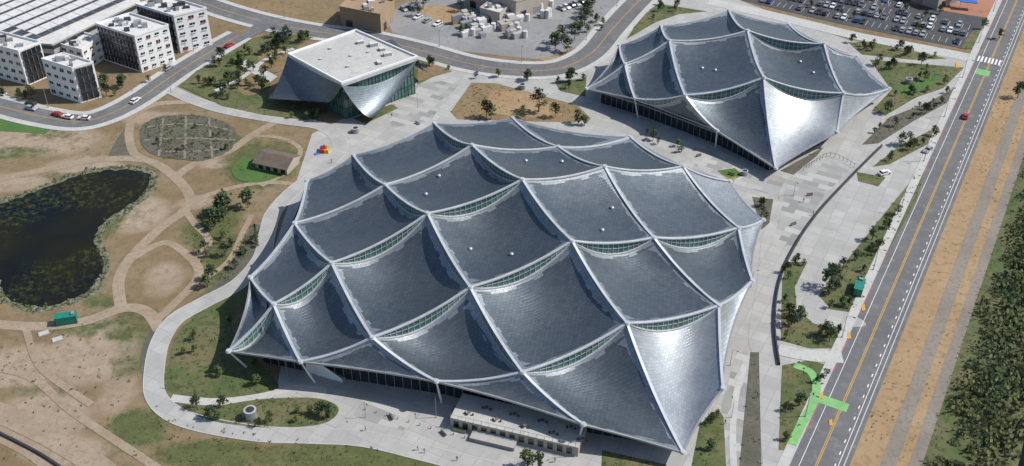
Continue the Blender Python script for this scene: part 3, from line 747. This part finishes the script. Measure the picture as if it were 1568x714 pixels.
def shed(name,q,h,k,top,extra=6):
    A,B,C=[P(x,y,h) for x,y in q]; D=A+C-B; mb=MB(); mb.prism([A,B,C,D],0,h,k,top)
    for a,b_ in ((A,B),(B,C),(C,D),(D,A)):
        d=(b_-a).normalized(); n=Vector((d.y,-d.x,0)); mb.box(Vector((a.x,a.y,h+.003))-n*.2,b_-a,n*.4,(0,0,.8),k)
        L=(b_-a).length
        if n.dot((a+b_)/2-(A+C)/2)<0:n=-n
        for i in range(int(L/7)): mb.box(Vector((a.x,a.y,0))+d*(2.5+i*7),d*3,n*.06,(0,0,min(3.2,h*.6)),'concrete_d' if i%2 else 'bglass')
    for i in range(extra):
        u,v=random.uniform(.1,.8),random.uniform(.15,.8); p=A.lerp(B,u)+(D-A)*v; mb.cbox((p.x,p.y,h),random.uniform(1,3),random.uniform(1,3),random.uniform(.8,2),random.choice(['steel','offwhite','tan']),.3)
    return mb.obj(name)
shed('warehouse',[(520,12),(582,24),(604,2)],8,'brown','brown')
shed('utility_building',[(735,14),(765,22),(783,8)],5,'tan','offwhite',3)
shed('warehouse',[(712,-18),(790,4),(840,-12)],8,'tan','brown')
shed('warehouse',[(1378,-30),(1440,-8),(1500,-30)],7,'tan','offwhite')
mb=MB()
for i in range(34):
    p=P(random.uniform(700,800),random.uniform(28,58)); mb.cbox((p.x,p.y,.05),random.uniform(1.5,5),random.uniform(1.5,3.5),random.uniform(1.5,4),random.choice(['offwhite','tan','steel','concrete']),.5)
    if i%3==0: mb.tube((p.x+3,p.y,.05),(p.x+3,p.y,3),1,1,'offwhite',10)
mb.obj('utility_equipment')
mb=MB()
for i in range(14):
    p=P(random.uniform(820,850),random.uniform(5,30)); mb.tube((p.x,p.y,.05),(p.x,p.y,random.uniform(2,4)),random.uniform(.8,1.5),1,'offwhite',12)
mb.obj('storage_tank')
mb=MB()
for i in range(5):
    p=P(1372+i*27,-6+i*5); mb.cbox((p.x,p.y,3.4),7,3,.25,'blue',-.25)
    for s_ in (-2.8,2.8): mb.tube((p.x+s_,p.y-s_*.25,0),(p.x+s_,p.y-s_*.25,3.4),.12,.12,'white',6)
mb.obj('shade_canopy')
def tank(x,y,r,h):
    mb=MB(); p=P(x,y); n=24
    mb.tube((p.x,p.y,.1),(p.x,p.y,h),r,r,'steel',n); mb.tube((p.x,p.y,h),(p.x,p.y,h+.12),r*1.04,r*1.04,'ridge',n); mb.tube((p.x,p.y,h+.12),(p.x,p.y,h+.2),r*.75,r*.7,'dark',n)
    mb.tube((p.x-r*1.3,p.y,.05),(p.x-r*1.3,p.y,1.1),.25,.25,'steel',8); mb.obj('water_tank')
tank(385,640,1.5,2.8); tank(1223,487,1.4,2.4); tank(1391,128,1.2,2); tank(800,136,1.2,1.8); tank(1140,268,1,1.6); tank(545,203,1.2,1.8)
def container(x,y,ang,L=6.2):
    mb=MB(); mb.cbox((0,0,.25),L,2.4,2.4,'teal')
    for i in range(12): mb.cbox((-L/2+.3+i*(L-.6)/11,0,.35),.12,2.5,2.1,'teal')
    mb.cbox((0,0,2.65),L+.1,2.5,.1,'teal')
    for sx in (-L/2+.1,L/2-.1):
        for sy in (-1.15,1.15): mb.cbox((sx,sy,0),.2,.2,2.75,'dark')
    mb.cbox((L/2-.8,0,2.75),.8,1.2,.5,'steel'); mb.obj('shipping_container',None,P(x,y),ang)
container(103,494,.25,5.6); container(1314,446,1.15,5.6)
mb=MB()
for q,k in ((( -.8,-.8,0),'red'),((.8,-.8,0),'yel2'),((-.8,.8,0),'blue'),((.8,.8,0),'greenp')): mb.cbox(q,1.5,1.5,1.4,k)
mb.tube((0,0,1.4),(0,0,2.7),1.4,.1,'red',4); mb.tube((-1.6,-1.5,0),(-3,-2.3,.3),.4,.4,'blue',8); mb.obj('play_structure',None,P(497,232))
mb=MB(); p0=P(390,246,3); ax=(P(436,256,3)-p0); ax.z=0; ax.normalize(); ay=Vector((-ax.y,ax.x,0))
b0=Vector((p0.x,p0.y,0))
A=[b0+ay*0,b0+ax*12,b0+ax*12+ay*8,b0+ay*8]
mb.prism(A,0,2.6,'tan')
rg0,rg1=b0+ay*4+Vector((0,0,4.4))-ax*.6,b0+ay*4+ax*12.6+Vector((0,0,4.4))
e0_=[b0-ax*.6-ay*.9+Vector((0,0,2.5)),b0+ax*12.6-ay*.9+Vector((0,0,2.5)),b0+ax*12.6+ay*8.9+Vector((0,0,2.5)),b0-ax*.6+ay*8.9+Vector((0,0,2.5))]
mb.face([e0_[0],e0_[1],rg1,rg0],'wood'); mb.face([e0_[3],rg0,rg1,e0_[2]],'wood'); mb.face([e0_[0],rg0,e0_[3]],'tan'); mb.face([e0_[1],e0_[2],rg1],'tan')
for i in range(4): mb.box(b0+ax*(1.2+i*2.8)-ay*.06+Vector((0,0,.3)),ax*1.6,ay*.1,(0,0,1.9),'bglass')
mb.obj('garden_pavilion')
for q in [(67,511),(88,520)]:
    mb=MB(); mb.cbox((0,0,.03),2.8,1.9,.2,'concrete',.5); mb.cbox((0,0,.23),2.4,1.5,.06,'concrete_l',.5); mb.obj('concrete_plinth',None,P(*q))
# ---------------------------------------------------------------- cars
def carmesh(col):
    key='car_%s'%(str(col))
    if key not in M:
        m,nt,b=newmat('car_paint'); nt.links.new(mixc(nt,noise(nt,2),col,tuple(min(1,x*1.1) for x in col)),b.inputs['Base Color']); b.inputs['Roughness'].default_value=.3; b.inputs['Coat Weight'].default_value=.6; M[key]=m
    mb=MB(); W=.9
    prof=[(-2.25,.35),(-2.25,.85),(-1.95,1.0),(.95,1.0),(2.05,.82),(2.25,.6),(2.25,.35)]
    L_=[Vector((x,-W,z)) for x,z in prof]; R_=[Vector((x,W,z)) for x,z in prof]
    mb.face(L_[::-1],key); mb.face(R_,key)
    for i in range(len(prof)):
        j=(i+1)%len(prof); mb.face([L_[i],R_[i],R_[j],L_[j]],key)
    b0=[(-1.9,-.84,1.0),(.95,-.84,1.0),(.95,.84,1.0),(-1.9,.84,1.0)]; t0=[(-1.45,-.66,1.46),(.2,-.66,1.46),(.2,.66,1.46),(-1.45,.66,1.46)]
    for i in range(4):
        j=(i+1)%4; mb.face([b0[i],b0[j],t0[j],t0[i]],'bglass')
    mb.box((-1.5,-.68,1.461),(1.75,0,0),(0,1.36,0),(0,0,.03),key)
    for x in (-1.4,1.4):
        for y in (-.92,.72): mb.tube((x,y,.33),(x,y+.2,.33),.33,.33,'dark',12)
    mb.box((2.2,-.75,.6),(.07,0,0),(0,.35,0),(0,0,.15),'white'); mb.box((2.2,.4,.6),(.07,0,0),(0,.35,0),(0,0,.15),'white')
    mb.box((-2.29,-.8,.65),(.05,0,0),(0,.3,0),(0,0,.15),'red'); mb.box((-2.29,.5,.65),(.05,0,0),(0,.3,0),(0,0,.15),'red')
    return mb.mesh('car')
CARS=[carmesh(c) for c in [(.7,.7,.7),(.03,.03,.035),(.32,.33,.35),(.12,.13,.15),(.36,.02,.02),(.03,.07,.2)]]
def car(x,y,to,col=None,name='car',z=.08):
    a=P(x,y); b_=P(*to); d=b_-a; inst(name,CARS[col],(a.x,a.y,z),math.atan2(d.y,d.x))
for q in [(1478,180,(1490,150),4),(1354,267,(1370,262),0),(352,71,(372,60),4),(88,177,(70,172),4),(104,181,(86,177),0),(129,183,(110,182),0),(208,156,(222,146),0),(258,106,(270,98),2),(48,160,(30,155),1),(48,168,(66,172),2),(2,145,(-10,142),0),(1420,232,(1410,240),2)]:
    car(q[0],q[1],q[2],q[3],'car')
def carrow(a,b_,prob=.7,z=.1,sp=2.7):
    A,B=P(*a),P(*b_); d=(B-A).normalized(); n=int((B-A).length/sp); mk=MB()
    for i in range(n):
        p=A+d*(i*sp); ang=math.atan2(d.y,d.x)+math.pi/2+(math.pi if random.random()<.5 else 0)
        if random.random()<prob: inst('parked_car',random.choice(CARS[:4]*4+CARS),(p.x,p.y,z),ang)
        q=p+d*sp/2; nn=Vector((-d.y,d.x,0)); mk.box(q-nn*2.5+Vector((0,0,z)),nn*5,d*.1,(0,0,.008),'white')
    mk.obj('parking_marking')
for a,b_ in (((1160,0),(1478,68)),((1200,-4),(1486,55)),((1262,-3),(1492,44)),((1300,-6),(1400,14)),((1230,-16),(1370,4))): carrow(a,b_,.5)
carrow((610,18),(640,10),.8,.07); carrow((860,15),(900,2),.7,.07); carrow((430,55),(455,48),.9,.18); carrow((640,28),(690,45),.7,.07)
lm=MB(); lm.tube((0,0,0),(0,0,7.5),.12,.07,'steel',8); lm.tube((0,0,7.4),(1.8,0,7.7),.05,.04,'steel',6); lm.cbox((1.9,0,7.62),.8,.3,.12,'dark'); lm.tube((0,0,0),(0,0,.4),.25,.2,'concrete',8); lamp=lm.mesh('street_lamp')
for p,d in resample(offs(rc3,-7),34): inst('street_lamp',lamp,(p.x,p.y,.16),-.5)
for p,d in resample(offs(rc2,-6.5),36): inst('street_lamp',lamp,(p.x,p.y,.16),-1.5)
for p,d in resample(offs(rc1,-6),36): inst('street_lamp',lamp,(p.x,p.y,.16),-1.0)
for q in [(668,640),(1118,560),(1150,440),(560,640),(880,700),(1120,640),(440,575),(1215,300),(640,165)]: inst('street_lamp',lamp,P(*q),random.uniform(0,6),.75)
# ---------------------------------------------------------------- people
def person():
    vs=[(0,0,.95),(0,0,1.2),(0,0,1.42),(0,0,1.52),(0,.01,1.66),(.1,0,.9),(.11,.12,.5),(.11,-.02,.08),(-.1,0,.9),(-.11,-.1,.5),(-.11,-.3,.1),(.19,0,1.4),(.25,-.06,1.12),(.25,.06,.88),(-.19,0,1.4),(-.25,.06,1.12),(-.24,.16,.9),(.11,.12,.04),(-.11,-.2,.04)]
    ed=[(0,1),(1,2),(2,3),(3,4),(0,5),(5,6),(6,7),(0,8),(8,9),(9,10),(2,11),(11,12),(12,13),(2,14),(14,15),(15,16),(7,17),(10,18)]
    rd=[.15,.14,.15,.06,.11,.1,.07,.05,.1,.07,.05,.07,.045,.035,.07,.045,.035,.045,.045]
    me=bpy.data.meshes.new('p'); me.from_pydata(vs,ed,[]); o=bpy.data.objects.new('p',me); scene.collection.objects.link(o)
    o.modifiers.new('s','SKIN')
    for i,r in enumerate(rd): me.skin_vertices[0].data[i].radius=(r,r*.8)
    me.skin_vertices[0].data[0].use_root=True
    s=o.modifiers.new('ss','SUBSURF'); s.levels=1
    dg=bpy.context.evaluated_depsgraph_get(); m2=bpy.data.meshes.new_from_object(o.evaluated_get(dg)); bpy.data.objects.remove(o)
    m2.materials.clear(); m2.materials.append(M['cloth']); m2.materials.append(M['skin'])
    for p in m2.polygons: p.material_index=1 if p.center.z>1.5 else 0
    return m2
pm=person()
for q in [(640,690),(650,694),(560,660),(1110,650),(330,523),(1160,610),(700,706),(1230,310),(1245,330),(600,180),(255,595),(508,250),(262,140),(850,708)]:
    inst('person',pm,P(*q)+Vector((0,0,.11)),random.uniform(0,6.28))
# ---------------------------------------------------------------- trees
for q in [(505,640,3,1.2),(493,636,2,.7),(380,318,2,1.0),(345,330,2,1.2),(330,345,2,1),(340,322,0,1),(325,352,4,1),(355,378,4,1),(345,392,2,.9),(325,428,2,.9),(318,440,0,1),(745,180,2,1.1),(752,182,2,1),(800,180,0,.9),(825,172,2,1.3),(885,190,0,1),(895,192,0,.9),(850,180,2,.8),(1270,440,2,1.2),(1272,448,2,.9),(1310,400,1,1),(1335,368,1,1),(1225,490,0,.8),(1265,515,0,1),(808,715,0,1.1),(825,718,1,1),(1410,100,2,1),(1345,100,1,1),(868,80,2,1.1),(850,75,2,1.2),(860,66,2,1.1),(880,60,2,1.1),(888,50,2,1),(895,40,2,1.1),(900,28,2,1.2),(898,20,2,1.1),(905,14,2,1.1),(648,14,2,1.2),(640,25,2,1),(648,5,2,1),(705,18,2,1),(1530,60,1,1),(1505,45,1,1),(1558,150,2,1.1)]:
    tree(*q)
def trees_in(px,n,sc=1):
    for p in rand_in(px,n): tree(0,0,None,sc,p)
trees_in([(285,130),(345,88),(385,65),(430,52),(480,58),(445,78),(412,110),(405,148),(340,158)],50,.85)
trees_in([(420,165),(500,178),(480,188),(400,176)],7,.7)
trees_in([(152,160),(120,112),(165,128),(215,125),(262,92),(262,105),(215,140)],14,.8)
trees_in([(0,140),(60,148),(60,156),(0,150)],6,.8)
trees_in(G1,14,.7); trees_in(G2,12,.6); trees_in(G3,7,.7); trees_in(G4,16,.7); trees_in(G5,12,.7); trees_in(G6,6,.6); trees_in(G10,4,.7); trees_in(G15,6,.7); trees_in(G16,12,.7); trees_in(G12,5,.8)
trees_in(bedO,9,.6); trees_in(bedL,7,.6); trees_in([(300,330),(355,312),(345,380),(315,405)],9,.7); trees_in([(345,400),(395,350),(395,380),(350,430)],8,.6)
trees_in([(640,95),(700,108),(820,122),(810,128),(700,118)],8,.7); trees_in([(540,62),(600,78),(640,90),(600,86)],6,.6)
trees_in([(990,200),(1060,225),(1040,235),(980,212)],7,.7); trees_in([(1190,10),(1480,60),(1440,10),(1260,-5)],12,.7)
trees_in([(710,20),(730,40),(700,60)],4,.8); trees_in([(880,60),(920,20),(930,50)],5,.8); trees_in([(1040,640),(1100,640),(1100,710)],3,.6)
trees_in([(225,200),(340,185),(350,230),(250,240)],8,.4)
for g,n in ((bedL,150),(bedO,190),(E1,260),([(286,365),(318,318),(355,312),(350,380),(318,415)],120),([(330,430),(385,345),(400,350),(355,428)],130),([(350,262),(440,215),(445,268),(365,282)],30),([(0,520),(200,480),(220,600),(350,714),(0,714)],110),([(240,640),(640,695),(660,725),(240,725)],130),([(690,172),(722,127),(885,162),(905,182)],120)):
    scatter('low_shrubs',g,n,.4,6,.22)
# ---------------------------------------------------------------- camera, light
cam=bpy.data.cameras.new('camera'); co_=bpy.data.objects.new('camera',cam); scene.collection.objects.link(co_)
co_.location=(0,0,H); co_.rotation_euler=(math.radians(90)-PIT,0,0); cam.sensor_width=36; cam.lens=F/1568*36; cam.clip_start=1; cam.clip_end=20000
scene.camera=co_
sd=Vector((.74,.04,.80)).normalized()
sun=bpy.data.lights.new('sun','SUN'); sun.energy=4.7; sun.angle=math.radians(.53); sun.color=(1,.96,.90)
so=bpy.data.objects.new('sun',sun); scene.collection.objects.link(so); so.rotation_euler=sd.to_track_quat('Z','Y').to_euler()
w=bpy.data.worlds.new('World'); scene.world=w; w.use_nodes=True; nt=w.node_tree; bg=nt.nodes['Background']
sk=nt.nodes.new('ShaderNodeTexSky'); sk.sky_type='NISHITA'; sk.sun_disc=False
sk.sun_elevation=math.asin(sd.z); sk.sun_rotation=math.atan2(sd.x,sd.y)
nt.links.new(sk.outputs[0],bg.inputs[0]); bg.inputs[1].default_value=.12
scene.view_settings.view_transform='Standard'; scene.view_settings.look='None'; scene.view_settings.exposure=0
